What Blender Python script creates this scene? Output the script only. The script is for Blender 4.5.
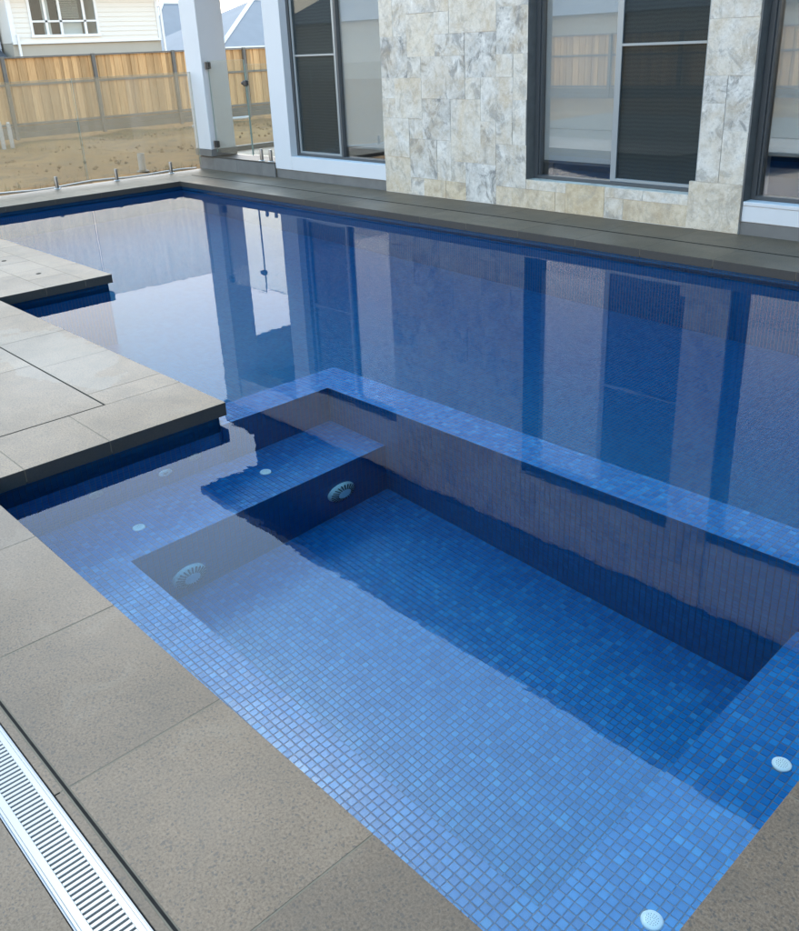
import bpy, bmesh, math, random
from mathutils import Vector, Matrix
random.seed(7)
R = math.radians
scene = bpy.context.scene
for o in list(bpy.data.objects):
    bpy.data.objects.remove(o, do_unlink=True)
C = scene.collection

# ------------------------------------------------------------------ camera
CAM = Vector((0, 0, 1.55))
yaw, pit, rol = R(47.669), R(22.537), R(-2.510)
F = Vector((-math.sin(yaw) * math.cos(pit), math.cos(yaw) * math.cos(pit), -math.sin(pit)))
r_ = Vector((math.cos(yaw), math.sin(yaw), 0)); u_ = r_.cross(F)
RX = math.cos(rol) * r_ + math.sin(rol) * u_
UY = -math.sin(rol) * r_ + math.cos(rol) * u_
cam = bpy.data.cameras.new('camera')
cam.sensor_fit = 'HORIZONTAL'; cam.sensor_width = 36
cam.lens = 36 * 873.1 / 799
cam.shift_y = -(465.5 - 409.0) / 799
cam.clip_start = 0.05; cam.clip_end = 5000
co = bpy.data.objects.new('camera', cam); C.objects.link(co)
m = Matrix((RX, UY, -F)).transposed().to_4x4(); m.translation = CAM
co.matrix_world = m
scene.camera = co

# ------------------------------------------------------------------ sky, sun, exposure
SUN_EL, SUN_AZ = 50.0, 294.0       # degrees; azimuth clockwise from +Y: a veiled sun stands beyond the house corner
w = bpy.data.worlds.new('World'); scene.world = w; w.use_nodes = True
nt = w.node_tree; nt.nodes.clear()
sky = nt.nodes.new('ShaderNodeTexSky'); sky.sky_type = 'NISHITA'; sky.sun_disc = False
sky.sun_elevation = R(SUN_EL); sky.sun_rotation = R(SUN_AZ)
sky.air_density = 1.2; sky.dust_density = 1.0; sky.ozone_density = 1.0
hs = nt.nodes.new('ShaderNodeMix'); hs.data_type = 'RGBA'; hs.inputs[0].default_value = 0.5    # thin bright overcast over the clear sky
ctc = nt.nodes.new('ShaderNodeTexCoord')
cno = nt.nodes.new('ShaderNodeTexNoise'); cno.inputs['Scale'].default_value = 1.6; cno.inputs['Detail'].default_value = 5
crp = nt.nodes.new('ShaderNodeValToRGB')
crp.color_ramp.elements[0].position = 0.3; crp.color_ramp.elements[0].color = (2.5, 7.8, 14.0, 1)
crp.color_ramp.elements[1].position = 0.7; crp.color_ramp.elements[1].color = (3.5, 9.4, 15.6, 1)
nt.links.new(ctc.outputs['Generated'], cno.inputs['Vector']); nt.links.new(cno.outputs[0], crp.inputs[0])
# the veil brightens towards the horizon all the way round, as haze does
csp = nt.nodes.new('ShaderNodeSeparateXYZ'); nt.links.new(ctc.outputs['Generated'], csp.inputs[0])
chz = nt.nodes.new('ShaderNodeMapRange'); chz.interpolation_type = 'SMOOTHSTEP'
for i_, v_ in ((1, 0.05), (2, 0.60), (3, 1.0), (4, 0.0)): chz.inputs[i_].default_value = v_
nt.links.new(csp.outputs[2], chz.inputs[0])
cmu = nt.nodes.new('ShaderNodeMix'); cmu.data_type = 'RGBA'
cmu.inputs[7].default_value = (30.0, 26.8, 22.6, 1)
nt.links.new(chz.outputs[0], cmu.inputs[0]); nt.links.new(crp.outputs[0], cmu.inputs[6])
nt.links.new(cmu.outputs[2], hs.inputs[7])
bg = nt.nodes.new('ShaderNodeBackground'); bg.inputs['Strength'].default_value = 0.15
wo = nt.nodes.new('ShaderNodeOutputWorld')
nt.links.new(sky.outputs[0], hs.inputs[6]); nt.links.new(hs.outputs[2], bg.inputs['Color'])
nt.links.new(bg.outputs[0], wo.inputs['Surface'])
sl = bpy.data.lights.new('sun', 'SUN'); sl.energy = 1.2; sl.angle = R(10); sl.color = (1.0, 0.88, 0.70)
so = bpy.data.objects.new('sun', sl); C.objects.link(so)
sd = Vector((math.sin(R(SUN_AZ)) * math.cos(R(SUN_EL)), math.cos(R(SUN_AZ)) * math.cos(R(SUN_EL)), math.sin(R(SUN_EL))))
so.rotation_euler = sd.to_track_quat('Z', 'Y').to_euler(); so.location = (0, 0, 30)
vs = scene.view_settings
vs.view_transform = 'Standard'; vs.look = 'None'; vs.gamma = 1; vs.use_curve_mapping = False
vs.exposure = 1.10
scene.cycles.use_denoising = True
scene.cycles.max_bounces = 12; scene.cycles.transmission_bounces = 10; scene.cycles.transparent_max_bounces = 12
scene.cycles.sample_clamp_indirect = 8

# ------------------------------------------------------------------ helpers
WORLD = {}          # world position of every object (nothing is rotated by a parent)
MESH = {}

def link(name, data, loc, parent=None, rot=None):
    o = bpy.data.objects.new(name, data); C.objects.link(o)
    loc = Vector(loc); WORLD[o] = loc
    if parent is not None:
        o.parent = parent; o.location = loc - WORLD[parent]
    else:
        o.location = loc
    if rot: o.rotation_euler = rot
    return o

def tag(o, label=None, cat=None, group=None, kind=None):
    if label: o['label'] = label
    if cat: o['category'] = cat
    if group: o['group'] = group
    if kind: o['kind'] = kind
    return o

def thing(name, loc, label, cat, group=None):
    return tag(link(name, None, loc), label, cat, group)

def structure(name, loc=(0, 0, 0)):
    return tag(link(name, None, loc), kind='structure')

def mesh_from(name, verts, faces, mats, mi=None, smooth=False):
    me = bpy.data.meshes.new(name); me.from_pydata(verts, [], faces)
    for mt in (mats if isinstance(mats, (list, tuple)) else [mats]): me.materials.append(mt)
    if mi:
        me.polygons.foreach_set('material_index', mi)
    if smooth:
        me.polygons.foreach_set('use_smooth', [True] * len(faces))
    me.update()
    return me

def cbox_geo(dx, dy, dz, c=0.0):
    """box centred on the origin; c > 0 chamfers all its edges"""
    h = (dx / 2, dy / 2, dz / 2)
    if c <= 0:
        v = [(sx * h[0], sy * h[1], sz * h[2]) for sz in (-1, 1) for sy in (-1, 1) for sx in (-1, 1)]
        f = [(0, 2, 3, 1), (4, 5, 7, 6), (0, 1, 5, 4), (2, 6, 7, 3), (0, 4, 6, 2), (1, 3, 7, 5)]
        return v, f
    v, idx = [], {}
    for sx in (-1, 1):
        for sy in (-1, 1):
            for sz in (-1, 1):
                for a in range(3):
                    p = [sx * (h[0] - c), sy * (h[1] - c), sz * (h[2] - c)]
                    p[a] = (sx, sy, sz)[a] * h[a]
                    idx[(sx, sy, sz, a)] = len(v); v.append(tuple(p))
    f = []
    def add(ids):
        q = [Vector(v[i]) for i in ids]
        n = (q[1] - q[0]).cross(q[2] - q[0]); ctr = sum(q, Vector()) / len(q)
        f.append(tuple(ids) if n.dot(ctr) > 0 else tuple(reversed(ids)))
    for a in range(3):
        b_, c_ = [k for k in range(3) if k != a]
        for s in (-1, 1):
            ids = []
            for sb, sc in ((-1, -1), (1, -1), (1, 1), (-1, 1)):
                s3 = [0, 0, 0]; s3[a] = s; s3[b_] = sb; s3[c_] = sc
                ids.append(idx[(s3[0], s3[1], s3[2], a)])
            add(ids)
    for a in range(3):           # edges parallel to axis a
        b_, c_ = [k for k in range(3) if k != a]
        for sb in (-1, 1):
            for sc in (-1, 1):
                ids = []
                for s, k in ((-1, b_), (1, b_), (1, c_), (-1, c_)):
                    s3 = [0, 0, 0]; s3[a] = s; s3[b_] = sb; s3[c_] = sc
                    ids.append(idx[(s3[0], s3[1], s3[2], k)])
                add(ids)
    for sx in (-1, 1):
        for sy in (-1, 1):
            for sz in (-1, 1):
                add([idx[(sx, sy, sz, k)] for k in range(3)])
    return v, f

def bx(name, b, mat, parent=None, ch=0.0):
    """box (x0, x1, y0, y1, z0, z1) as one object; alike boxes share their mesh"""
    x0, x1, y0, y1, z0, z1 = b
    d = (round(x1 - x0, 4), round(y1 - y0, 4), round(z1 - z0, 4))
    key = (d, ch, mat.name)
    if key not in MESH:
        v, f = cbox_geo(*d, ch)
        MESH[key] = mesh_from(name, v, f, mat)
    return link(name, MESH[key], ((x0 + x1) / 2, (y0 + y1) / 2, (z0 + z1) / 2), parent)

def lathe(name, prof, seg, mat, loc, axis='Z', parent=None, smooth=True, key=None):
    """prof: list of (radius, height) revolved about an axis"""
    k = ('lathe', key or name, axis, mat.name)
    if k not in MESH:
        v, f = [], []
        for r, z in prof:
            for i in range(seg):
                a = 2 * math.pi * i / seg
                p = (r * math.cos(a), r * math.sin(a), z)
                v.append(p if axis == 'Z' else (p[2], p[0], p[1]) if axis == 'X' else (p[1], p[2], p[0]))
        for j in range(len(prof) - 1):
            for i in range(seg):
                i2 = (i + 1) % seg
                f.append((j * seg + i, j * seg + i2, (j + 1) * seg + i2, (j + 1) * seg + i))
        f.append(tuple(range(seg))[::-1]); f.append(tuple((len(prof) - 1) * seg + i for i in range(seg)))
        me = mesh_from(name, v, f, mat)
        if smooth:
            me.polygons.foreach_set('use_smooth', [True] * (len(f) - 2) + [False, False])
            try: me.set_sharp_from_angle(angle=R(40))
            except Exception: pass
        MESH[k] = me
    return link(name, MESH[k], loc, parent)

def join_geo(parts):
    """[(verts, faces, offset)] -> one vertex / face list"""
    V, Fc = [], []
    for v, f, off in parts:
        n = len(V)
        V += [(p[0] + off[0], p[1] + off[1], p[2] + off[2]) for p in v]
        Fc += [tuple(i + n for i in q) for q in f]
    return V, Fc

def boxes(name, bl, mat, parent=None, ch=0.0, loc=None):
    """several boxes that are one solid piece (a frame, a wall with an opening)"""
    loc = Vector(loc or ((bl[0][0] + bl[0][1]) / 2, (bl[0][2] + bl[0][3]) / 2, bl[0][4]))
    V, Fc = join_geo([(*cbox_geo(b[1] - b[0], b[3] - b[2], b[5] - b[4], ch),
                       ((b[0] + b[1]) / 2 - loc.x, (b[2] + b[3]) / 2 - loc.y, (b[4] + b[5]) / 2 - loc.z)) for b in bl])
    return link(name, mesh_from(name, V, Fc, mat), loc, parent)

# ------------------------------------------------------------------ materials
class N:
    def __init__(s, name):
        s.m = bpy.data.materials.new(name); s.m.use_nodes = True
        s.t = s.m.node_tree; s.t.nodes.clear()
        s.out = s.t.nodes.new('ShaderNodeOutputMaterial')
    def n(s, typ, **kw):
        nd = s.t.nodes.new('ShaderNode' + typ)
        for k, v in kw.items():
            if k == 'ins':
                for i, val in v.items():
                    if hasattr(val, 'is_output'): s.t.links.new(val, nd.inputs[i])
                    else: nd.inputs[i].default_value = val
            else: setattr(nd, k, v)
        return nd
    def math(s, op, a, b=None, c=None, clamp=False):
        nd = s.n('Math', operation=op); nd.use_clamp = clamp
        for i, x in enumerate((a, b, c)):
            if x is None: continue
            if hasattr(x, 'is_output'): s.t.links.new(x, nd.inputs[i])
            else: nd.inputs[i].default_value = x
        return nd.outputs[0]
    def vmath(s, op, a, b=None):
        nd = s.n('VectorMath', operation=op)
        for i, x in enumerate((a, b)):
            if x is None: continue
            if hasattr(x, 'is_output'): s.t.links.new(x, nd.inputs[i])
            else: nd.inputs[i].default_value = x
        return nd.outputs[0]
    def noise(s, vec, scale, detail=3, rough=0.55, dist=0.0):
        return s.n('TexNoise', ins={'Vector': vec, 'Scale': scale, 'Detail': detail, 'Roughness': rough, 'Distortion': dist})
    def ramp(s, fac, stops, interp='LINEAR'):
        nd = s.n('ValToRGB'); e = nd.color_ramp.elements; nd.color_ramp.interpolation = interp
        while len(e) < len(stops): e.new(0.5)
        for el, (p, c) in zip(e, stops):
            el.position = p; el.color = (c[0], c[1], c[2], 1) if hasattr(c, '__len__') else (c, c, c, 1)
        s.t.links.new(fac, nd.inputs[0]); return nd.outputs[0]
    def mix(s, fac, a, b, blend='MIX'):
        nd = s.n('Mix', data_type='RGBA', blend_type=blend)
        for i, x in ((0, fac), (6, a), (7, b)):
            if hasattr(x, 'is_output'): s.t.links.new(x, nd.inputs[i])
            else: nd.inputs[i].default_value = x if not (hasattr(x, '__len__') and len(x) == 3) else (*x, 1)
        return nd.outputs[2]
    def pos(s): return s.n('NewGeometry').outputs['Position']
    def obj(s): return s.n('TexCoord').outputs['Object']
    def rnd(s): return s.n('ObjectInfo').outputs['Random']
    def bsdf(s, color, rough=0.5, spec=0.5, metal=0.0, bump=None, dist=0.001, strength=1.0, **kw):
        b = s.n('BsdfPrincipled')
        for k, x in (('Base Color', color), ('Roughness', rough), ('Specular IOR Level', spec), ('Metallic', metal)):
            if hasattr(x, 'is_output'): s.t.links.new(x, b.inputs[k])
            else: b.inputs[k].default_value = (*x, 1) if hasattr(x, '__len__') else x
        if bump is not None:
            bn = s.n('Bump', ins={'Height': bump, 'Distance': dist, 'Strength': strength})
            s.t.links.new(bn.outputs[0], b.inputs['Normal'])
        for k, x in kw.items(): b.inputs[k].default_value = x
        return b.outputs[0]
    def schlick(s, f0, normal=None, top=1.0):
        lw = s.n('LayerWeight', ins={'Blend': 0.5})
        if normal is not None: s.t.links.new(normal, lw.inputs['Normal'])
        return s.math('ADD', s.math('MULTIPLY', s.math('POWER', lw.outputs['Facing'], 5.0), top - f0), f0)
    def done(s, sh):
        s.t.links.new(sh, s.out.inputs['Surface']); return s.m

def mat_plain(name, col, rough=0.5, spec=0.5, metal=0.0, var=0.08, scale=8, bump=0.0, bscale=60):
    k = N(name); p = k.pos()
    nz = k.noise(p, scale, 4).outputs[0]
    c = k.mix(nz, tuple(x * (1 - var) for x in col), tuple(min(1, x * (1 + var)) for x in col))
    b = k.noise(p, bscale, 3).outputs[0] if bump else None
    return k.done(k.bsdf(c, rough, spec, metal, b, bump or 0.001))

def mat_paver(name, dark=False):
    k = N(name); p = k.pos(); r = k.rnd()
    off = k.vmath('ADD', p, k.n('CombineXYZ', ins={0: k.math('MULTIPLY', r, 37.0)}).outputs[0])
    big = k.noise(off, 1.6, 4, 0.6).outputs[0]
    g1 = k.noise(off, 150, 4, 0.75).outputs[0]
    g2 = k.n('TexVoronoi', ins={'Vector': off, 'Scale': 210.0}).outputs['Color']
    gr = k.n('SeparateColor', ins={0: g2}).outputs[0]
    base = k.ramp(big, [(0.3, (0.094, 0.051, 0.022)), (0.7, (0.123, 0.069, 0.032))])
    c = k.mix(k.ramp(g1, [(0.35, 0.0), (0.65, 1.0)]), k.mix(0.55, base, (0.036, 0.029, 0.020)), k.mix(0.18, base, (0.36, 0.32, 0.25)))
    c = k.mix(k.ramp(gr, [(0.08, 1.0), (0.10, 0.0)]), c, k.mix(0.6, c, (0.028, 0.027, 0.025)))
    tone = k.math('ADD', k.math('ADD', k.math('MULTIPLY', r, 0.32), 0.84), k.n('Attribute', attribute_type='OBJECT', attribute_name='dry').outputs['Fac'])
    c = k.mix(1.0, c, k.n('CombineColor', ins={0: tone, 1: tone, 2: tone}).outputs[0], 'MULTIPLY')
    blot = k.noise(p, 5.5, 6, 0.68, 0.7).outputs[0]
    c = k.mix(k.ramp(blot, [(0.36, 0.30), (0.54, 0.0)]), c, (0.055, 0.046, 0.034))
    c = k.mix(k.ramp(blot, [(0.56, 0.0), (0.76, 0.16)]), c, (0.26, 0.225, 0.17))
    dot = k.n('TexVoronoi', ins={'Vector': p, 'Scale': 5.0}).outputs['Distance']
    c = k.mix(k.ramp(dot, [(0.013, 1.0), (0.018, 0.0)]), c, (0.012, 0.011, 0.010))
    # pale dried-water patch on the deck behind the spa
    sep = k.n('SeparateXYZ', ins={0: p})
    wob = k.noise(p, 4.0, 4, 0.6).outputs[0]
    dx = k.math('DIVIDE', k.math('ADD', sep.outputs[0], 4.85), 0.75)
    dy = k.math('DIVIDE', k.math('SUBTRACT', sep.outputs[1], 1.76), 0.27)
    rr = k.math('SQRT', k.math('ADD', k.math('MULTIPLY', dx, dx), k.math('MULTIPLY', dy, dy)))
    rr = k.math('ADD', rr, k.math('MULTIPLY', k.math('SUBTRACT', wob, 0.5), 1.5))
    st = k.ramp(rr, [(0.90, 1.0), (0.97, 0.0)])
    c = k.mix(k.math('MULTIPLY', st, 0.22), c, (0.24, 0.225, 0.195))
    # side faces mixed near-black: their shade is painted into the colour
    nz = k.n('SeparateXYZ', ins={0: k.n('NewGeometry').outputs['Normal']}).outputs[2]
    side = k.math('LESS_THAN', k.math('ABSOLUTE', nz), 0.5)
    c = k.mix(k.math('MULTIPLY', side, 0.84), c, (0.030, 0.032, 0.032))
    rough = k.ramp(k.noise(p, 0.9, 3).outputs[0], [(0.3, 0.40), (0.7, 0.58)])
    return k.done(k.bsdf(c, rough, 0.33, 0, g1, 0.0006, 0.4))

PITCH = 0.0268
def tile_colour(k, rnd, d=1.0):
    return k.ramp(rnd, [(p, tuple(v * d for v in c)) for p, c in [(0.0, (0.002, 0.112, 0.33)), (0.35, (0.003, 0.137, 0.39)), (0.75, (0.005, 0.166, 0.44)),
                        (0.92, (0.010, 0.192, 0.48)), (1.0, (0.03, 0.24, 0.52))]])
GROUT = (0.125, 0.15, 0.185)

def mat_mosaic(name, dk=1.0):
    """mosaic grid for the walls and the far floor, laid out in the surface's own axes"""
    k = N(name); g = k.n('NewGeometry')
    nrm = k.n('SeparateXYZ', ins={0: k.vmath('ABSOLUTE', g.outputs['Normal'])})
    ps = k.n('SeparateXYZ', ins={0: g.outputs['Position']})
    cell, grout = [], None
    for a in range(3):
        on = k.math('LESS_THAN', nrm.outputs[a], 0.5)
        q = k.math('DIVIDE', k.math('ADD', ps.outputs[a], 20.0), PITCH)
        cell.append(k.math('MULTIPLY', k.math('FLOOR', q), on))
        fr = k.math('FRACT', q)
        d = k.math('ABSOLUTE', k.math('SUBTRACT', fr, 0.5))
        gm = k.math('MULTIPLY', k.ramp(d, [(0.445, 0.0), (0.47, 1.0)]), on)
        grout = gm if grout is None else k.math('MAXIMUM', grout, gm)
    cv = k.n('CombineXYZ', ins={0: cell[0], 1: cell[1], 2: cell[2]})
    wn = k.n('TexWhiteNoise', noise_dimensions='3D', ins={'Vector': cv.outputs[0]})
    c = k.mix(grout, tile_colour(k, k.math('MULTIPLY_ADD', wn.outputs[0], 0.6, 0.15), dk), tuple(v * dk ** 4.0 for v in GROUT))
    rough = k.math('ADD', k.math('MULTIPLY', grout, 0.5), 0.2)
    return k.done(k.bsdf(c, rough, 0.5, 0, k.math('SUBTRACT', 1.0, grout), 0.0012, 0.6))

def mat_tile_piece(name, island):
    k = N(name)
    r = k.n('NewGeometry').outputs['Random Per Island'] if island else k.rnd()
    nz = k.noise(k.pos(), 90, 3).outputs[0]
    c = k.mix(k.math('MULTIPLY', nz, 0.30), tile_colour(k, r), (0.006, 0.155, 0.46))
    return k.done(k.bsdf(c, 0.18, 0.5))

def mat_water():
    k = N('pool_water'); p = k.pos()
    mp = k.n('Mapping', ins={'Vector': p, 'Rotation': (0, 0, R(25)), 'Scale': (1.0, 2.2, 1.0)})
    n1 = k.noise(mp.outputs[0], 5.0, 2, 0.5).outputs[0]
    n2 = k.noise(p, 22.0, 2, 0.5).outputs[0]
    h = k.math('ADD', n1, k.math('MULTIPLY', n2, 0.18))
    bn = k.n('Bump', ins={'Height': h, 'Distance': 0.00021, 'Strength': 1.0})
    fr = k.schlick(0.056, bn.outputs[0], 0.29)
    rf = k.n('BsdfRefraction', ins={'IOR': 1.333, 'Roughness': 0.0, 'Color': (1, 1, 1, 1), 'Normal': bn.outputs[0]})
    gl = k.n('BsdfGlossy', ins={'Roughness': 0.0, 'Color': (1, 1, 1, 1), 'Normal': bn.outputs[0]})
    mx = k.n('MixShader', ins={0: fr, 1: rf.outputs[0], 2: gl.outputs[0]})
    va = k.n('VolumeAbsorption', ins={'Color': (0.52, 0.86, 0.88, 1), 'Density': 0.62})
    k.t.links.new(va.outputs[0], k.out.inputs['Volume'])
    return k.done(mx.outputs[0])

def mat_glass(name, tint=(0.9, 0.96, 0.94), f0=0.08, dust=0.0, dustcol=(0.42, 0.34, 0.24), tr=1.0):
    """thin sheet of glass: a see-through sheet with a mirror coat; dust is a fine film of yard dirt"""
    k = N(name); p = k.pos()
    fr = k.schlick(f0)
    tp = k.n('BsdfTransparent', ins={'Color': (*[x * tr for x in tint], 1)})
    gl = k.n('BsdfGlossy', ins={'Roughness': 0.0, 'Color': (1, 1, 1, 1)})
    sh = k.n('MixShader', ins={0: fr, 1: tp.outputs[0], 2: gl.outputs[0]}).outputs[0]
    if dust:
        mp = k.n('Mapping', ins={'Vector': p, 'Scale': (9.0, 9.0, 0.8)})
        nz = k.noise(mp.outputs[0], 2.0, 4, 0.6).outputs[0]
        f = k.ramp(nz, [(0.25, dust * 0.8), (0.8, dust * 1.2)])
        df = k.n('BsdfDiffuse', ins={'Color': (*dustcol, 1)})
        tl = k.n('BsdfTranslucent', ins={'Color': (0.78, 0.68, 0.54, 1)})
        dd = k.n('MixShader', ins={0: 0.2, 1: df.outputs[0], 2: tl.outputs[0]})
        sh = k.n('MixShader', ins={0: f, 1: sh, 2: dd.outputs[0]}).outputs[0]
    return k.done(sh)

def mat_screen():
    k = N('fly_screen_mesh')
    tp = k.n('BsdfTransparent'); df = k.bsdf((0.062, 0.066, 0.067), 0.6, 0.3)
    wv = k.n('TexWave', wave_type='BANDS', bands_direction='Z', ins={'Vector': k.pos(), 'Scale': 9.0, 'Distortion': 2.5, 'Detail': 1.0})
    f = k.ramp(wv.outputs[0], [(0.0, 0.80), (1.0, 0.97)])
    return k.done(k.n('MixShader', ins={0: f, 1: tp.outputs[0], 2: df}).outputs[0])

def mat_travertine():
    k = N('travertine'); r = k.rnd(); p = k.pos()
    tint = k.n('Attribute', attribute_type='OBJECT', attribute_name='tint').outputs['Fac']
    off = k.vmath('ADD', p, k.n('CombineXYZ', ins={0: k.math('MULTIPLY', r, 61.0), 1: k.math('MULTIPLY', r, 23.0), 2: k.math('MULTIPLY', r, -41.0)}).outputs[0])
    cl = k.noise(off, 4.5, 7, 0.66, 0.6).outputs[0]
    cl2 = k.noise(off, 11.0, 6, 0.7, 0.4).outputs[0]
    fine = k.noise(off, 70.0, 5, 0.75).outputs[0]
    pale = k.ramp(cl2, [(0.3, (0.45, 0.415, 0.36)), (0.55, (0.60, 0.57, 0.515)), (0.8, (0.66, 0.62, 0.54))])
    beige = k.ramp(cl2, [(0.3, (0.35, 0.265, 0.165)), (0.55, (0.51, 0.415, 0.28)), (0.8, (0.60, 0.51, 0.38))])
    grey = k.ramp(cl2, [(0.3, (0.16, 0.16, 0.15)), (0.5, (0.32, 0.315, 0.295)), (0.8, (0.54, 0.52, 0.48))])
    c = k.mix(k.ramp(cl, [(0.38, 0.0), (0.62, 1.0)]), k.mix(0.5, pale, beige), pale)
    c = k.mix(k.ramp(tint, [(0.5, 0.0), (1.0, 1.0)]), c, k.mix(k.ramp(cl, [(0.35, 1.0), (0.62, 0.0)]), pale, grey))
    c = k.mix(k.ramp(tint, [(0.0, 1.0), (0.5, 0.0)]), c, beige)
    smear = k.n('Mapping', ins={'Vector': off, 'Rotation': (0.3, 0.9, 0.2), 'Scale': (1.6, 1.6, 1.2)})
    vn = k.noise(smear.outputs[0], 3.2, 8, 0.72, 1.2).outputs[0]
    vm = k.math('MULTIPLY', k.ramp(vn, [(0.50, 0.0), (0.60, 1.0)]), k.ramp(tint, [(0.40, 0.36), (1.0, 1.0)]))
    c = k.mix(vm, c, k.mix(cl2, (0.10, 0.105, 0.10), (0.26, 0.25, 0.23)))
    rust = k.noise(off, 2.1, 6, 0.7, 0.8).outputs[0]
    c = k.mix(k.math('MULTIPLY', k.ramp(rust, [(0.47, 0.0), (0.66, 1.0)]), 0.50), c, (0.44, 0.33, 0.20))
    spk = k.noise(off, 34.0, 6, 0.8).outputs[0]
    c = k.mix(k.ramp(spk, [(0.56, 0.0), (0.70, 0.55)]), c, (0.20, 0.19, 0.17))
    c = k.mix(k.ramp(spk, [(0.28, 0.5), (0.42, 0.0)]), c, (0.80, 0.78, 0.74))
    pit_ = k.ramp(fine, [(0.30, 0.55), (0.42, 0.0)])
    c = k.mix(pit_, c, (0.20, 0.17, 0.13))
    return k.done(k.bsdf(c, 0.62, 0.3, 0, k.math('ADD', fine, cl2), 0.002, 0.5))

def mat_timber():
    k = N('pine_paling'); r = k.rnd(); p = k.pos()
    off = k.vmath('ADD', p, k.n('CombineXYZ', ins={2: k.math('MULTIPLY', r, 50.0)}).outputs[0])
    mp = k.n('Mapping', ins={'Vector': off, 'Scale': (30.0, 30.0, 1.6)})
    gr = k.noise(mp.outputs[0], 1.5, 5, 0.6, 0.5).outputs[0]
    c = k.ramp(gr, [(0.3, (0.42, 0.235, 0.10)), (0.55, (0.55, 0.335, 0.155)), (0.8, (0.64, 0.43, 0.225))])
    tone = k.math('ADD', k.math('MULTIPLY', r, 0.45), 0.72)
    c = k.mix(1.0, c, k.n('CombineColor', ins={0: tone, 1: tone, 2: tone}).outputs[0], 'MULTIPLY')
    return k.done(k.bsdf(c, 0.75, 0.25, 0, gr, 0.002, 0.5))

def mat_dirt():
    k = N('yard_dirt'); p = k.pos()
    a = k.noise(p, 0.35, 6, 0.65).outputs[0]; b = k.noise(p, 3.0, 6, 0.7).outputs[0]; f = k.noise(p, 28.0, 4, 0.7).outputs[0]
    c = k.ramp(a, [(0.3, (0.16, 0.078, 0.026)), (0.5, (0.25, 0.128, 0.044)), (0.72, (0.35, 0.195, 0.076))])
    c = k.mix(k.ramp(b, [(0.34, 0.85), (0.52, 0.0)]), c, (0.12, 0.075, 0.042))
    c = k.mix(k.math('MULTIPLY', f, 0.25), c, (0.24, 0.17, 0.10))
    return k.done(k.bsdf(c, 0.95, 0.1, 0, k.math('ADD', b, f), 0.05, 0.7))

M = {}
M['paver'] = mat_paver('honed_grey_paver')
M['grout'] = mat_plain('paver_grout', (0.155, 0.125, 0.088), 0.9, 0.2, var=0.3, scale=9)
M['gap'] = mat_plain('open_joint', (0.018, 0.016, 0.014), 0.95, 0.1, var=0.5, scale=30)
M['mosaic'] = mat_mosaic('blue_mosaic')
M['shaded_wall'] = mat_mosaic('shaded_wall_mosaic', 0.72)  # blue mosaic darkened, paints in the shade of upright faces
M['waterline_shade'] = mat_mosaic('shaded_waterline_mosaic', 0.30)  # same blue tile, the coping's shade put into its colour
M['tiles'] = mat_tile_piece('blue_mosaic_field', True)
M['tile'] = mat_tile_piece('blue_mosaic_single', False)
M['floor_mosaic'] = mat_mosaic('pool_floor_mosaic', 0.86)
M['tgrout'] = mat_plain('mosaic_grout', GROUT, 0.9, 0.2, var=0.2, scale=20)
M['water'] = mat_water()
M['white_plastic'] = mat_plain('white_plastic', (0.36, 0.35, 0.33), 0.35, 0.5, var=0.03, scale=15)
M['fitting'] = mat_plain('white_pool_fitting', (0.82, 0.82, 0.81), 0.35, 0.5, var=0.03, scale=15)
M['grey_plastic'] = mat_plain('grey_plastic', (0.30, 0.32, 0.34), 0.4, 0.5)
M['slot'] = mat_plain('dark_slot', (0.01, 0.012, 0.02), 0.8, 0.2)
M['white_render'] = mat_plain('white_render', (0.535, 0.535, 0.535), 0.85, 0.2, var=0.035, scale=2.5, bump=0.0015, bscale=140)
M['dark_render'] = mat_plain('charcoal_cladding', (0.022, 0.023, 0.025), 0.7, 0.2, var=0.1)
M['soffit'] = mat_plain('dark_eave', (0.03, 0.031, 0.033), 0.7, 0.2)
M['plinth'] = mat_plain('grey_plinth_tile', (0.125, 0.122, 0.115), 0.6, 0.4, var=0.25, scale=7, bump=0.0008, bscale=120)
M['shaded_reveal'] = mat_plain('shaded_stone_reveal', (0.105, 0.105, 0.10), 0.6, 0.35, var=0.45, scale=10, bump=0.001, bscale=90)
M['alu'] = mat_plain('charcoal_aluminium', (0.060, 0.065, 0.068), 0.35, 0.5, var=0.05)
M['alu_light'] = mat_plain('grey_aluminium', (0.26, 0.28, 0.285), 0.35, 0.5, 0.3, var=0.05)
M['blind'] = mat_plain('pale_blind_fabric', (0.54, 0.54, 0.525), 0.9, 0.1, var=0.02)
M['interior'] = mat_plain('dim_interior', (0.06, 0.062, 0.065), 0.9, 0.1)
M['pane'] = mat_glass('window_glass', (0.88, 0.89, 0.885), 0.17)
M['screen'] = mat_screen()
M['screen_pane'] = mat_glass('screened_glass', (0.80, 0.83, 0.83), 0.018)
M['fence_glass'] = mat_glass('dusty_fence_glass', (0.97, 0.985, 0.975), 0.04, 0.24, (0.40, 0.265, 0.13))
M['gate_glass'] = mat_glass('clear_gate_glass', (0.95, 0.975, 0.96), 0.04, 0.06, (0.40, 0.36, 0.30))
M['glass_edge'] = mat_plain('green_glass_edge', (0.22, 0.30, 0.27), 0.3, 0.5)
M['steel'] = mat_plain('brushed_steel', (0.20, 0.195, 0.19), 0.32, 0.5, 0.9, var=0.1, scale=30)
M['black'] = mat_plain('black_hardware', (0.012, 0.012, 0.013), 0.45, 0.5)
M['trav'] = mat_travertine()
M['trav_grout'] = mat_plain('travertine_joint', (0.58, 0.56, 0.52), 0.9, 0.2, var=0.15)
M['timber'] = mat_timber()
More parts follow.
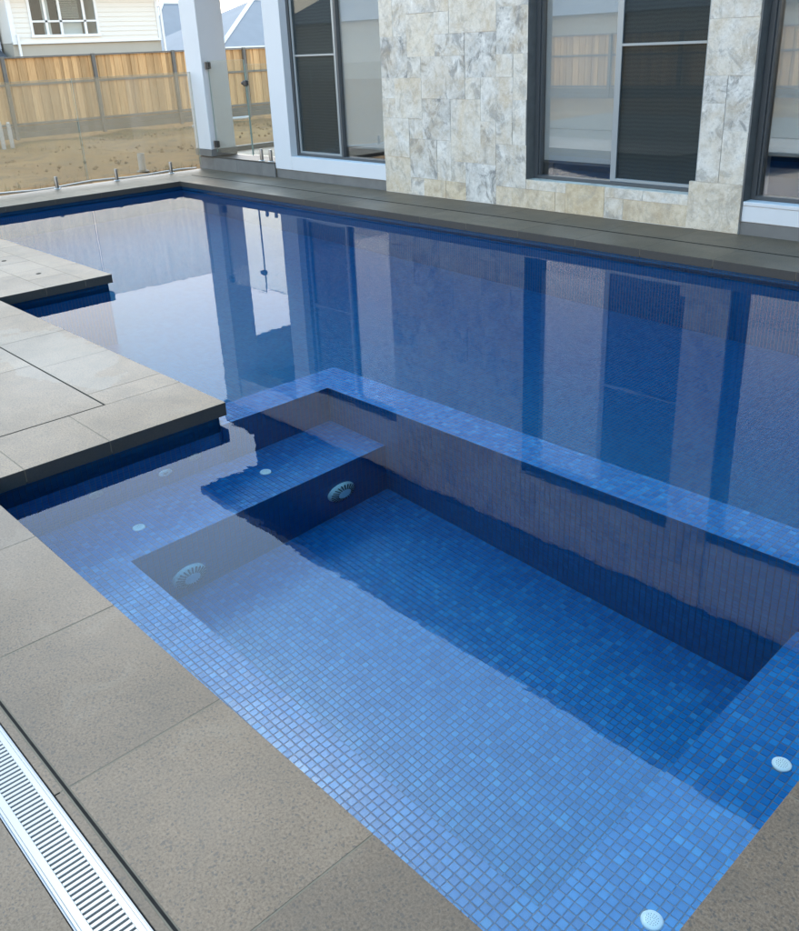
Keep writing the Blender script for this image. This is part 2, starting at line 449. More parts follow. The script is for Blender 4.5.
M['post'] = mat_plain('grey_fence_post', (0.15, 0.135, 0.115), 0.8, 0.2, var=0.25, scale=6)
M['sleeper'] = mat_plain('grey_sleeper', (0.13, 0.115, 0.095), 0.9, 0.2, var=0.45, scale=3, bump=0.004, bscale=30)
M['dirt'] = mat_dirt()
M['cream'] = mat_plain('cream_weatherboard', (0.64, 0.605, 0.535), 0.7, 0.3, var=0.03, scale=1)
M['bluegrey'] = mat_plain('pale_blue_weatherboard', (0.42, 0.44, 0.48), 0.7, 0.3, var=0.03, scale=1)
M['beige'] = mat_plain('beige_render', (0.36, 0.335, 0.28), 0.85, 0.2, var=0.06, scale=1.5)
M['white_paint'] = mat_plain('white_paint', (0.66, 0.66, 0.64), 0.5, 0.4, var=0.02)
M['roof_grey'] = mat_plain('grey_roof', (0.17, 0.17, 0.175), 0.7, 0.3, var=0.12, scale=1.2)
M['roof_dark'] = mat_plain('charcoal_roof', (0.06, 0.062, 0.066), 0.7, 0.3, var=0.12, scale=1.2)
M['room'] = mat_plain('shaded_room', (0.10, 0.095, 0.09), 0.9, 0.1)

# ------------------------------------------------------------------ the plan (metres; z = 0 is the top of the coping)
ZW = -0.104                                 # water level
NEAR, RIGHT, IX1, IY1, IX2, IY2, LEFT, FAR = 0.858, -0.512, -3.455, 2.018, -6.455, 2.91, -10.775, 6.02
OH, TH = 0.03, 0.066                        # overhang and thickness of the coping
WALLY = 6.95                                # face of the stone
ZB, ZF, ZWEIR, ZP = -0.595, -1.085, -0.130, -1.60

# ------------------------------------------------------------------ ground
def build_ground():
    # dirt yard: one sheet out to the horizon with an opening for the pool terrace and the house
    xs = [-900, -300, -120, -60, -40] + [-34 + 0.45 * i for i in range(50)] + [-11.745, -8, -4, 0, 4.0, 8, 20, 60, 200, 900]
    ys = [-900, -200, -60, -25, -14] + [-10 + 1.4 * i for i in range(5)] + [-3.0] + [-2.4 + 0.45 * i for i in range(64)] + [30, 45, 80, 200, 900]
    xs = sorted(x for x in xs if not (-11.745 < x < -11.4)); ys = sorted(ys)
    rng = random.Random(3)
    V = []
    for y in ys:
        for x in xs:
            t = min(1, max(0, (-x - 12.2) / 12.0))
            z = -0.10 - 0.26 * t
            if x > -11.8: z = -0.12
            elif x > -36 and -3 < y < 27:
                e = min(1, max(0, (-x - 12.0) / 0.8))
                z += e * (0.035 * math.sin(x * 1.7 + y * 0.9) + 0.03 * math.sin(y * 2.1 - x * 0.6) + rng.uniform(-0.028, 0.028))
            V.append((x, y, z))
    Fc = []
    nx = len(xs)
    for j in range(len(ys) - 1):
        for i in range(nx - 1):
            cx, cy = (xs[i] + xs[i + 1]) / 2, (ys[j] + ys[j + 1]) / 2
            if -11.745 < cx < 4.0 and -3.0 < cy < 13.3: continue
            Fc.append((j * nx + i, j * nx + i + 1, (j + 1) * nx + i + 1, (j + 1) * nx + i))
    o = link('yard_ground', mesh_from('yard_ground', V, Fc, M['dirt'], smooth=True), (0, 0, 0))
    tag(o, kind='structure')
build_ground()

# ------------------------------------------------------------------ paving
paving = structure('pool_paving')
J = 0.0032
def paver(x0, x1, y0, y1, name='paver', z1=0.0, th=TH):
    dz = random.uniform(-0.0003, 0.0003)
    o = bx(name, (x0 + J / 2, x1 - J / 2, y0 + J / 2, y1 - J / 2, z1 - th + dz, z1 + dz), M['paver'], paving, 0.0010)
    if x1 < -3.4 and y1 < 3.0: o['dry'] = 0.50          # the stepped deck has dried out paler than the rest
    elif x1 < -10.7: o['dry'] = 0.40
    elif y0 > 6.0: o['dry'] = 0.22  # house-side course painted paler to offset the shade there
    return o

def row_x(xs, y0, y1):
    for a, b in zip(xs[:-1], xs[1:]): paver(a, b, y0, y1)
def row_y(ys, x0, x1):
    for a, b in zip(ys[:-1], ys[1:]): paver(x0, x1, a, b)
def steps(a, b, anchor, pitch):
    s = [a]; k = math.ceil((a - anchor) / pitch + 1e-6)
    while anchor + k * pitch < b - 0.02:
        if anchor + k * pitch > a + 0.02: s.append(anchor + k * pitch)
        k += 1
    return s + [b]

# bedding slabs: the sandy joint colour shows in the gaps, the sides stay behind the pool tiles
E_ = OH + 0.02
SL = [(-11.745, 4.0, 0.425, NEAR - E_), (-11.745, 4.0, -3.0, 0.285), (-11.745, IX1 - E_, NEAR - E_, IY1 - E_),
      (-11.745, IX2 - E_, IY1 - E_, IY2 - E_), (-11.745, LEFT - E_, IY2 - E_, FAR + E_), (-11.745, 4.0, FAR + E_, 7.0),
      (RIGHT + E_, 4.0, NEAR - E_, FAR + E_)]
boxes('bedding', [(a, b, c, d, -2.0, -0.0006) for a, b, c, d in SL], M['grout'], paving)
e2 = 0.0025
SJ = [(-3.8, 0.3, 0.46, NEAR - e2), (IX1 - 0.4, IX1 - e2, NEAR, IY1 - e2), (IX2, IX1 - 0.3, IY1 - 0.3, IY1 - e2), (IX2 - 0.4, IX2 - e2, IY1, IY2 - e2),
      (LEFT, IX2 - 0.3, IY2 - 0.3, IY2 - e2), (LEFT - 0.4, LEFT - e2, IY2, FAR), (LEFT, 0.3, FAR + e2, FAR + 0.3), (RIGHT + e2, RIGHT + 0.3, NEAR, FAR)]
boxes('joint_mortar', [(a, b, c, d, -0.055, -0.0008) for a, b, c, d in SJ], M['grout'], paving)
# near coping, drain strip, deck behind the camera
row_x(steps(-3.88, 3.4, -1.081, 0.6), 0.4445, NEAR)
row_x(steps(-3.88, 3.4, -1.681, 1.2), 0.411, 0.4345)
row_x(steps(-3.88, 3.4, -1.781, 0.6), -0.106, 0.299)
row_x(steps(-3.88, 3.4, -1.481, 0.6), -0.51, -0.106)
# right coping
row_y(steps(NEAR, FAR, 1.567, 0.6), RIGHT, RIGHT + 0.4)
row_y(steps(NEAR, FAR, 1.367, 0.6), RIGHT + 0.4, RIGHT + 0.8)
# deck step beside the spa
row_y([0.4445, 1.042, 1.42, IY1], -3.882, IX1)
row_x([IX2, -5.884, -5.284, -4.684, -4.084, -3.882], 1.606, IY1)
row_x([IX2, -5.65, -4.765, -3.889], 1.042, 1.600)
row_x([IX2, -5.65, -4.765, -3.882], 0.4445, 1.042)
# second deck step with the two lids
for y0, y1 in ((2.018, 2.385), (2.69, IY2)):
    row_x([-8.88, -8.27, -7.67, -7.07, IX2], y0, y1)
row_x([-8.88, -7.87], 2.385, 2.69); row_x([-7.53, -7.14], 2.385, 2.69); row_x([-6.80, IX2], 2.385, 2.69)
for x0, x1 in ((-7.87, -7.53), (-7.14, -6.80)):
    lid = paver(x0, x1, 2.385, 2.69, 'lid')
    lathe('finger_hole', [(0.020, -0.002), (0.020, 0.0018), (0.012, 0.0022)], 16, M['gap'], ((x0 + x1) / 2, 2.54, 0.0), 'Z', lid)
for y0 in (2.018, 2.464):
    row_x(steps(-11.2, -8.88, -10.08, 0.6), y0, y0 + 0.446)
row_x(steps(-8.88, IX2, -8.27, 0.6), 1.606, 2.018)
row_x(steps(-11.2, -8.88, -10.08, 0.6), 1.572, 2.018)
# far end coping (two courses) and the house side (two courses with an open groove)
row_y(steps(1.6, FAR, 4.9, 0.6), LEFT - 0.42, LEFT)
row_y(steps(1.6, WALLY, 4.6, 0.6), -11.745, LEFT - 0.42)
row_x(steps(LEFT - 0.42, 3.4, -3.10, 0.62), FAR, 6.440)
row_x(steps(LEFT - 0.42, 3.4, -3.10, 0.62), 6.462, WALLY + 0.03)
# open joints
def joint(b): bx('open_joint', b, M['gap'], paving)
joint((-3.88, 3.4, 0.4365, 0.4432, -0.02, 0.0002))
joint((LEFT - 0.42, 3.4, 6.4400, 6.4620, -0.03, 0.0002))
joint((-6.4, -3.882, 1.5995, 1.6065, -0.02, 0.0002))
joint((-3.8895, -3.8815, 1.042, 1.6, -0.02, 0.0002))

# ------------------------------------------------------------------ slotted drain
drain = thing('slot_drain', (-1.6, 0.355, -0.09), 'white plastic slotted drain grate let into the near paving', 'drain')
X0, X1 = -3.86, -0.30
boxes('channel', [(X0, X1, 0.300, 0.306, -0.09, -0.004), (X0, X1, 0.404, 0.410, -0.09, -0.004), (X0, X1, 0.300, 0.410, -0.096, -0.0905)],
      M['grey_plastic'], drain)
boxes('rail', [(X0, X1, 0.3035, 0.3095, -0.012, -0.0005), (X0, X1, 0.3095, 0.3260, -0.012, 0.0010)], M['white_plastic'], drain, 0.0008)
boxes('rail', [(X0, X1, 0.4005, 0.4065, -0.012, -0.0005), (X0, X1, 0.3880, 0.4005, -0.012, 0.0010)], M['white_plastic'], drain, 0.0008)
nb = int((X1 - X0) / 0.0143)
for i in range(nb):
    x = X0 + 0.0143 * i
    bx('grate_bar', (x, x + 0.0086, 0.3258, 0.3882, -0.010, 0.0008), M['white_plastic'], drain, 0.0006)

# ------------------------------------------------------------------ pool shell
pool = thing('swimming_pool', (-5.6, 3.5, ZP), 'blue mosaic tiled swimming pool with a sunken spa seat in front', 'pool')
def wall(b):
    x0, x1, y0, y1, z0, z1 = b
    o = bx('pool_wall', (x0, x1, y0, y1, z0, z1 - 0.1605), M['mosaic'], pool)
    bx('shade_band', (x0, x1, y0, y1, z1 - 0.16, z1), M['waterline_shade'], o)  # painted shade below the coping
    return o
zt, zb_ = -TH - 0.002, ZP - 0.02
W1 = OH + 0.018
wall((IX1 - OH, RIGHT + OH, NEAR - W1, NEAR - OH, zb_, zt))
wall((RIGHT + OH, RIGHT + W1, NEAR - W1, FAR + W1, zb_, zt))
spa_side = wall((IX1 - W1, IX1 - OH, NEAR - W1, IY1 - OH, zb_, zt))
wall((IX2 - OH, IX1 - OH, IY1 - W1, IY1 - OH - 0.0005, zb_, zt))
wall((IX2 - W1, IX2 - OH, IY1 - W1, IY2 - OH, zb_, zt))
wall((LEFT - OH, IX2 - OH, IY2 - W1, IY2 - OH - 0.0005, zb_, zt))
wall((LEFT - W1, LEFT - OH, IY2 - W1, FAR + W1, zb_, zt))
wall((LEFT - OH, RIGHT + OH, FAR + OH, FAR + W1, zb_, zt))
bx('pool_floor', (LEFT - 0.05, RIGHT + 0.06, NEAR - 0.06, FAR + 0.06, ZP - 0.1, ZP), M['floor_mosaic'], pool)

SX0, SX1, SY0, SY1 = IX1 - OH, RIGHT + OH, NEAR - OH, 2.65      # inside of the spa
BX, LY, RBX = -3.03, 1.24, -0.925                               # edges of seat, ledge and right seat
TT = 0.0045
def spa_block(name, b):
    """concrete body: mosaic sides, grout under the tiles on top"""
    x0, x1, y0, y1, z0, z1 = b
    v, f = cbox_geo(x1 - x0, y1 - y0, z1 - z0)
    me = mesh_from(name, v, f, [M['shaded_wall'], M['tgrout']], [0, 1, 0, 0, 0, 0])
    return link(name, me, ((x0 + x1) / 2, (y0 + y1) / 2, (z0 + z1) / 2), pool)
g = TT - 0.0028
seat_l = spa_block('seat', (SX0, BX, SY0, SY1, ZP, ZB - g))
seat_r = spa_block('seat', (RBX, SX1, SY0, SY1, ZP, ZB - g))
ledge = spa_block('ledge', (BX, RBX, SY0, LY, ZP, ZB - g))
spa_floor = spa_block('spa_floor', (BX, RBX, LY, SY1, ZP, ZF - g))
weir = spa_block('weir_wall', (-3.70, SX1, SY1, 2.882, ZP, ZWEIR - g))
weir2 = spa_block('weir_wall', (-3.70, -3.468, IY1 - OH, SY1, ZP, ZWEIR - g))

def tile_geo():
    s, t, c = PITCH - 0.0026, TT, 0.0012
    h = s / 2
    v = [(-h, -h, -t), (h, -h, -t), (h, h, -t), (-h, h, -t), (-h, -h, -c), (h, -h, -c), (h, h, -c), (-h, h, -c),
         (-h + c, -h + c, 0), (h - c, -h + c, 0), (h - c, h - c, 0), (-h + c, h - c, 0)]
    f = [(8, 9, 10, 11)]
    for i in range(4):
        j = (i + 1) % 4
        f.append((i, j, j + 4, i + 4)); f.append((i + 4, j + 4, j + 8, i + 8))
    return v, f
TV, TF = tile_geo()
tile_me = mesh_from('mosaic_tile', TV, TF, M['tile'])
SKIP = [(-3.239, 1.388), (-3.248, 2.065), (-0.702, 2.064), (-0.711, 1.401)]
fields = []
def tile_spots(x0, x1, y0, y1, z):
    out = []
    nx, ny = max(1, round((x1 - x0) / PITCH)), max(1, round((y1 - y0) / PITCH))
    sheet = {}
    for i in range(nx):
        for j in range(ny):
            x, y = x0 + (i + 0.5) * (x1 - x0) / nx, y0 + (j + 0.5) * (y1 - y0) / ny
            sh = sheet.setdefault((i // 12, j // 12), (random.uniform(-0.0006, 0.0006), random.uniform(-0.0006, 0.0006)))
            x += sh[0] + random.uniform(-0.0003, 0.0003); y += sh[1] + random.uniform(-0.0003, 0.0003)
            if any((x - a) ** 2 + (y - b) ** 2 < 0.020 ** 2 for a, b in SKIP): continue
            out.append((x, y, z, (x1 - x0) / nx / PITCH, (y1 - y0) / ny / PITCH))
    return out
for owner, r in ((seat_l, (SX0, BX, SY0, SY1, ZB)), (seat_r, (RBX, SX1, SY0, SY1, ZB)), (ledge, (BX, RBX, SY0, LY, ZB)),
                 (spa_floor, (BX, RBX, LY, SY1, ZF)), (weir, (-3.70, SX1, SY1, 2.882, ZWEIR)), (weir2, (-3.70, -3.468, IY1 - OH, SY1, ZWEIR))):
    fields.append((owner, tile_spots(*r)))
cand = [(math.hypot(s[0], s[1]), k, i) for k, (ow, sp) in enumerate(fields) for i, s in enumerate(sp)
        if s[1] > 1.10 and s[0] < -0.62 and s[2] == ZB and s[1] < 0.95 - 0.92 * s[0] * 1.0]
def proj(p):
    v = Vector(p) - CAM; d = v.dot(F)
    return 399.5 + 873.1 * v.dot(RX) / d, 409.0 - 873.1 * v.dot(UY) / d
cand = [c for c in cand if (lambda q: q[0] < 790 and q[1] < 960)(proj(fields[c[1]][1][c[2]][:3]))]
cand.sort(); near = {(k, i) for _, k, i in cand[:298]}
for k, (owner, sp) in enumerate(fields):
    V, Fc = [], []
    for i, (x, y, z, sx, sy) in enumerate(sp):
        dz = random.uniform(-0.0004, 0.0004)
        if (k, i) in near:
            link('mosaic_tile', tile_me, (x, y, z + dz), owner)
        else:
            n = len(V); w0 = WORLD[owner]
            tx, ty = random.uniform(-0.01, 0.01), random.uniform(-0.01, 0.01)
            V += [(x + a * sx - w0.x, y + b * sy - w0.y, z + c + dz + a * tx + b * ty - w0.z) for a, b, c in TV]
            Fc += [tuple(q + n for q in f) for f in TF]
    if V:
        o = link('mosaic_field', mesh_from('mosaic_field', V, Fc, M['tiles']), WORLD[owner], owner); o['kind'] = 'stuff'

# air jets let into the seats, wall jets, and the two round suction covers
for n_, (x, y) in enumerate(SKIP):
    ow = seat_l if x < -2 else seat_r
    j = lathe('air_jet', [(0.0275, -0.006), (0.0275, 0.003), (0.0255, 0.0056), (0.019, 0.0074), (0.004, 0.0080)], 28, M['fitting'], (x, y, ZB), 'Z', ow)
    pv = []
    for rr, cnt in ((0.005, 6), (0.010, 10), (0.015, 14)):
        for q in range(cnt):
            a = 2 * math.pi * q / cnt
            v, f = cbox_geo(0.0016, 0.0016, 0.0012)
            pv.append((v, f, (rr * math.cos(a), rr * math.sin(a), 0.0079)))
    V, Fc = join_geo(pv)
    MESH.setdefault('perf', mesh_from('perforation', V, Fc, M['slot']))
    o = link('perforation', MESH['perf'], (x, y, ZB), j); o['kind'] = 'stuff'
for y, z, mt in ((1.665, -0.455, 'fitting'), (1.323, -0.405, 'grey_plastic'), (1.828, -0.405, 'grey_plastic')):
    j = lathe('wall_jet', [(0.034, -0.004), (0.034, 0.008), (0.028, 0.012), (0.014, 0.012), (0.012, 0.004)], 28, M[mt], (SX0, y, z), 'X', spa_side, key='wj' + mt)
    lathe('eyeball', [(0.0125, 0.0), (0.0125, 0.0085), (0.006, 0.0125)], 16, M['grey_plastic'], (SX0, y, z), 'X', j)
for y, z in ((1.482, -0.935), (2.345, -0.865)):
    s = lathe('suction_cover', [(0.082, -0.002), (0.082, 0.006), (0.078, 0.014), (0.066, 0.024), (0.046, 0.031), (0.030, 0.034), (0.008, 0.0345)], 40,
              M['fitting'], (BX, y, z), 'X', seat_l)
    pv = []
    for q in range(22):
        a = 2 * math.pi * q / 22
        v, f = cbox_geo(0.003, 0.036, 0.0062)
        ca, sa = math.cos(a), math.sin(a)
        vv = []
        for p in v:
            rad = 0.058 + p[1]
            hgt = 0.0345 - 0.0125 * max(0, (rad - 0.036) / 0.042) ** 1.5
            vv.append((hgt + p[0] - 0.0005, rad * ca - p[2] * sa, rad * sa + p[2] * ca))
        pv.append((vv, f, (0, 0, 0)))
    V, Fc = join_geo(pv)
    MESH.setdefault('slots', mesh_from('grille_slots', V, Fc, M['slot']))
    link('grille_slots', MESH['slots'], (BX, y, z), s)

# ------------------------------------------------------------------ water
def build_water():
    q = OH + 0.008
    P = [(LEFT - q, IY2 - q), (IX2 - q, IY2 - q), (IX2 - q, IY1 - q), (IX1 - q, IY1 - q), (IX1 - q, NEAR - q),
         (RIGHT + q, NEAR - q), (RIGHT + q, FAR + q), (LEFT - q, FAR + q)]
    # the body of water reaches just into its walls and floor
    n = len(P); V = [(x, y, ZW) for x, y in P] + [(x, y, ZP - 0.05) for x, y in P]
    Fc = [tuple(range(n)), tuple(range(2 * n - 1, n - 1, -1))] + [(i, i + n, (i + 1) % n + n, (i + 1) % n) for i in range(n)]
    o = link('pool_water', mesh_from('pool_water', V, Fc, M['water']), (0, 0, 0))
    tag(o, kind='structure')
build_water()

# ------------------------------------------------------------------ the house
house = thing('house', (-5, 9, 0), 'white rendered house with a travertine panel and dark windows along the pool', 'house')
W2L, W2R, W2S, HEAD = -5.625, -3.80, 0.282, 2.74
SXL, SXR, WT = -7.69, -3.385, 3.50
W1L, W1S = -9.525, 0.288
W3L, W3R, W3S = -3.372, -1.55, 0.270
XR = 2.2                                   # where the wing starts (added, unseen)
boxes('rendered_wall', [(-9.885, W1L, 6.97, 7.40, 0.115, WT), (W1L, SXL, 6.97, 7.40, 0.115, W1S), (W1L, SXL, 6.97, 7.40, HEAD, WT),
                        (-9.885, -9.60, 7.40, 13.0, 0.115, WT)], M['white_render'], house, 0.004)
boxes('rendered_wall', [(SXR + 0.002, W3R, 6.962, 7.40, 0.104, W3S - 0.036), (SXR, W3R, 6.97, 7.40, HEAD, WT), (W3R, XR, 6.97, 7.40, 0.104, WT)],
      M['white_render'], house, 0.006)
bx('plinth', (-9.885, SXL, 6.982, 7.38, -0.1, 0.113), M['plinth'], house, 0.002)
bx('plinth', (SXR, XR, 6.968, 7.38, -0.1, 0.102), M['plinth'], house, 0.002)
# masonry behind the stone
boxes('stone_backing', [(SXL, W2L - 0.013, 6.9535, 7.40, -0.1, WT), (W2R + 0.013, SXR, 6.9535, 7.40, -0.1, WT), (W2L, W2R, 6.9535, 7.40, -0.1, W2S - 0.02), (W2L, W2R, 6.9535, 7.40, HEAD + 0.02, WT)],
      M['trav_grout'], house)
# travertine: French pattern on a 0.21 m module, the panel in view laid stone by stone
MX, MZ = 0.2095, 0.2083
stones = [(0,0,2,2,.25),(2,0,3,1,.6),(3,0,4.6,1,.1),(4.6,0,6,1,.05),(6,0,8,2,.95),(8,0,9,1,.2),(9,0,11.6,1,.12),
 (2,1,4,3,.8),(4,1,5,3,.55),(5,1,6,2,.6),(5,2,7,5,.42),(7,2,8,4,.75),(8,1,9.86,3,.7),(8,3,9,4,.62),(9,3,9.86,5,.5),
 (0,2,2,4,.5),(0,4,1,5,.55),(2,3,3,4,.6),(3,3,5,5,.85),(1,4,3,6,.42),(0,5,1,6,.6),(7,4,9,6,.6),(3,5,6,7,.8),(6,5,7,6,.55),
 (0,6,2,8,.9),(2,6,3,7,.65),(6,6,8,8,.95),(8,6,9,7,.55),(9,5,9.86,7,.35),(2,7,4,9,.35),(4,7,6,8,.7),(4,8,5,9,.55),(8,7,9.86,9,.9),
 (0,8,1,10,.35),(1,8,2,10,.6),(2,9,5,10,.5),(5,8,8,10,.4),(8,9,9.86,10,.6)]
def stone(x0, x1, z0, z1, tint, y=WALLY):
    q = 0.0009
    d = random.uniform(-0.0040, 0.0022)
    o = bx('stone_tile', (x0 + q, x1 - q, y + d, 6.978, z0 + q, z1 - q), M['trav'], house, 0.0012)
    o['tint'] = float(tint)
    return o
ROW0 = 0.190
def rowz(r): return 0.0 if r == 0 else ROW0 + (r - 1) * MZ
occ = set()
for c0, r0, c1, r1, t in stones:
    x1 = min(SXL + c1 * MX, W2L) if r0 > 0 else SXL + c1 * MX
    if c1 > 9.5 and r0 > 0: x1 = W2L
    stone(SXL + c0 * MX, x1, rowz(r0) if r0 else 0.002, rowz(r1), t)
# under the window, pier and the rest above the picture
xs_ = SXL + 11.6 * MX
stone(SXL + 9.86 * MX, -5.14, rowz(1), W2S, .45)
stone(xs_, -5.14, 0.002, rowz(1), .15); stone(-5.14, -4.70, 0.002, W2S, .0)
stone(-4.70, -4.50, 0.002, rowz(1), .6); stone(-4.50, -3.86, 0.002, rowz(1), .12)
stone(-4.70, -4.30, rowz(1), W2S, .45); stone(-4.30, -3.86, rowz(1), W2S, .5)
stone(-3.86, SXR, 0.002, rowz(2), .3)
for a, b, c, d, t in ((W2R, -3.6, rowz(2), rowz(5), .6), (-3.6, SXR, rowz(2), rowz(4), .5), (-3.6, SXR, rowz(4), rowz(6), .8), (W2R, -3.6, rowz(5), rowz(6), .8),
                      (W2R, SXR, rowz(6), rowz(8), .55), (W2R, -3.6, rowz(8), rowz(9), .6), (-3.6, SXR, rowz(8), rowz(10), .7), (W2R, -3.6, rowz(9), rowz(10), .5)):
    stone(a, b, c, d, t)
def fill(x0, x1, z0, z1):
    nx, nz = max(1, round((x1 - x0) / MX)), max(1, round((z1 - z0) / MZ))
    ux, uz = (x1 - x0) / nx, (z1 - z0) / nz
    used = [[False] * nz for _ in range(nx)]
    for k in range(nz):
        for i in range(nx):
            if used[i][k]: continue
            for a, b in random.sample([(2, 2), (3, 2), (2, 3), (1, 2), (2, 1), (1, 1)], 6):
                if i + a <= nx and k + b <= nz and not any(used[p][q] for p in range(i, i + a) for q in range(k, k + b)):
                    for p in range(i, i + a):
                        for q in range(k, k + b): used[p][q] = True
                    stone(x0 + i * ux, x0 + (i + a) * ux, z0 + k * uz, z0 + (k + b) * uz, random.choice([.35, .45, .55, .6, .8, .9])); break
fill(SXL, W2L, rowz(10), WT); fill(W2L, W2R, HEAD, WT); fill(W2R, SXR, rowz(10), WT)
# window reveals (stone returns, shade painted into their colour) and stone sill
bx('reveal', (W2L - 0.012, W2L + 0.001, 6.9795, 7.13, W2S, HEAD), M['shaded_reveal'], house)
bx('reveal', (W2R - 0.001, W2R + 0.012, 6.9795, 7.13, W2S, HEAD), M['shaded_reveal'], house)
bx('reveal', (W2L - 0.0125, W2L - 0.0001, 6.951, 6.9793, W2S + 0.002, HEAD), M['shaded_reveal'], house)
bx('reveal', (SXR, W3L - 0.001, 6.952, 7.13, 0.104, HEAD), M['shaded_reveal'], house)
for a, b in ((W2L, -5.14), (-5.14, -4.70), (-4.70, -4.30), (-4.30, W2R)):
    o = bx('stone_sill', (a + 0.0015, b - 0.0015, 6.9795, 7.12, W2S - 0.018, W2S - 0.0015), M['trav'], house, 0.0015); o['tint'] = 0.55
bx('sill', (W3L, W3R, 6.958, 7.12, W3S - 0.034, W3S - 0.002), M['white_render'], house, 0.004)
# beam over the outdoor room, dark fascia, upper storey, eave, roof
bx('beam', (-11.80, -9.886, 6.97, 7.35, 3.017, WT), M['white_render'], house, 0.004)
bx('beam', (-11.80, -11.40, 7.352, 13.0, 2.55, WT), M['white_render'], house, 0.004)
bx('ceiling', (-11.40, -9.60, 7.352, 13.0, 3.10, 3.2), M['interior'], house)
bx('fascia', (-11.86, XR, 6.90, 7.30, WT + 0.002, 3.90), M['dark_render'], house)
bx('upper_wall', (-11.55, XR, 7.20, 13.0, 3.901, 5.40), M['dark_render'], house)
bx('eave', (-12.38, XR + 1, 6.62, 13.6, 5.16, 5.30), M['soffit'], house)
bx('gutter', (-12.44, XR + 1, 6.56, 6.619, 5.20, 5.32), M['alu'], house)
v = [(-12.4, 6.6, 0), (XR + 1, 6.6, 0), (XR + 1, 13.6, 0), (-12.4, 13.6, 0), (-9.2, 10.1, 1.4), (XR + 1, 10.1, 1.4)]
link('roof', mesh_from('roof', v, [(0, 1, 5, 4), (2, 3, 4, 5), (3, 0, 4), (1, 2, 5), (3, 2, 1, 0)], M['roof_dark']), (0, 0, 5.31), house)
# rooms behind the windows
boxes('room', [(-9.6, XR, 9.2, 9.3, 0.0, 3.5), (-9.6, XR, 7.401, 9.2, -0.05, 0.05), (-9.6, XR, 7.401, 9.2, 3.2, 3.4), (-6.7, -6.6, 7.401, 9.2, 0.05, 3.2), (-3.62, -3.58, 7.401, 9.2, 0.05, 3.2)], M['interior'], house)
bx('back_wall', (-9.6, XR, 12.8, 13.0, 0.0, 3.5), M['white_render'], house)

def window(label, x0, x1, z0, z1, mull, dark_side, trans, blind_z, y=7.075):
    """sliding window: fixed pane and sliding sash with a screen; dark_side -1 = left half is the screened one"""
    t = thing('sliding_window', ((x0 + x1) / 2, y, z0), label, 'window', 'dark framed windows along the pool')
    f = 0.045
    boxes('frame', [(x0, x0 + f, y, y + 0.09, z0, z1), (x1 - f, x1, y, y + 0.09, z0, z1), (x0 + f, x1 - f, y, y + 0.09, z0, z0 + 0.032), (x0 + f, x1 - f, y, y + 0.09, z1 - f, z1),
                    (x0 + f, x0 + f + 0.018, y + 0.02, y + 0.09, z0 + 0.032, z1 - f)], M['alu'], t, 0.002)
    a, b = (x0 + f + 0.018, mull), (mull, x1 - f)
    dark, pale = (a, b) if dark_side < 0 else (b, a)
    # pale half: fixed glass
    bx('glass_pane', (pale[0], pale[1], y + 0.055, y + 0.061, z0 + 0.032, z1 - f), M['pane'], t)
    # sash of the screened half
    s = 0.034
    d0, d1 = dark[0], dark[1]
    sash = boxes('sash', [(d0, d0 + s, y + 0.006, y + 0.042, z0 + 0.034, z1 - f - 0.002), (d1 - s, d1, y + 0.006, y + 0.042, z0 + 0.034, z1 - f - 0.002),
                   (d0 + s, d1 - s, y + 0.006, y + 0.042, z0 + 0.034, z0 + 0.062), (d0 + s, d1 - s, y + 0.006, y + 0.042, z1 - f - 0.03, z1 - f - 0.002),
                   (d0 + s, d1 - s, y + 0.004, y + 0.036, trans - 0.011, trans + 0.011)], M['alu_light'], t, 0.0015)
    for za, zb in ((z0 + 0.062, trans - 0.011), (trans + 0.011, z1 - f - 0.03)):
        bx('fly_screen', (d0 + s, d1 - s, y + 0.034, y + 0.0355, za, zb), M['screen'], sash)
        bx('glass_pane', (d0 + s, d1 - s, y + 0.016, y + 0.022, za, zb), M['screen_pane'], sash)
    # stile of the fixed half beside the meeting rail
    m0 = d1 if dark_side < 0 else d0 - 0.030
    bx('meeting_stile', (m0 + 0.001, m0 + 0.029, y + 0.012, y + 0.075, z0 + 0.033, z1 - f - 0.001), M['alu'] if dark_side < 0 else M['alu_light'], t, 0.0015)
    return t, pale, dark

def blind(label, x0, x1, zb, z1, y=7.155):
    t = thing('roller_blind', ((x0 + x1) / 2, y, z1), label, 'blind', 'roller blinds behind the windows')
    bx('fabric', (x0, x1, y, y + 0.003, zb + 0.018, z1), M['blind'], t)
    bx('bottom_bar', (x0, x1, y - 0.006, y + 0.009, zb - 0.008, zb + 0.018), M['alu_light'], t, 0.004)
    lathe('roller', [(0.03, (x0 - x1) / 2), (0.03, (x1 - x0) / 2)], 16, M['alu_light'], ((x0 + x1) / 2, y + 0.02, z1 + 0.02), 'X', t, key='roll%.2f' % (x1 - x0))
window('dark sliding window framed by white render, farthest along the wall', W1L, SXL + 0.02, W1S, HEAD, -8.625, -1, 1.493, 0.4)
window('sliding window set in the travertine panel with a pale blind on its left', W2L, W2R, W2S, HEAD, -4.715, 1, 1.482, 0.45)
window('rightmost dark window above a white sill, cut by the picture edge', W3L, W3R, W3S, HEAD, -2.30, 1, 1.482, 0.45)
blind('pale grey blind behind the window beside the white pier', -8.62, -7.60, 0.43, 2.75)
blind('pale grey blind in the travertine window, fence mirrored before it', -5.66, -4.70, 0.435, 2.75)
blind('dark grey blind behind the screen of the travertine window', -4.66, -3.70, 0.455, 2.75)
blind('half lowered pale blind in the window at the right picture edge', -3.30, -2.1, 0.62, 2.75)
bpy.data.objects['roller_blind.002'].children[0].data.materials[0] = M['room']

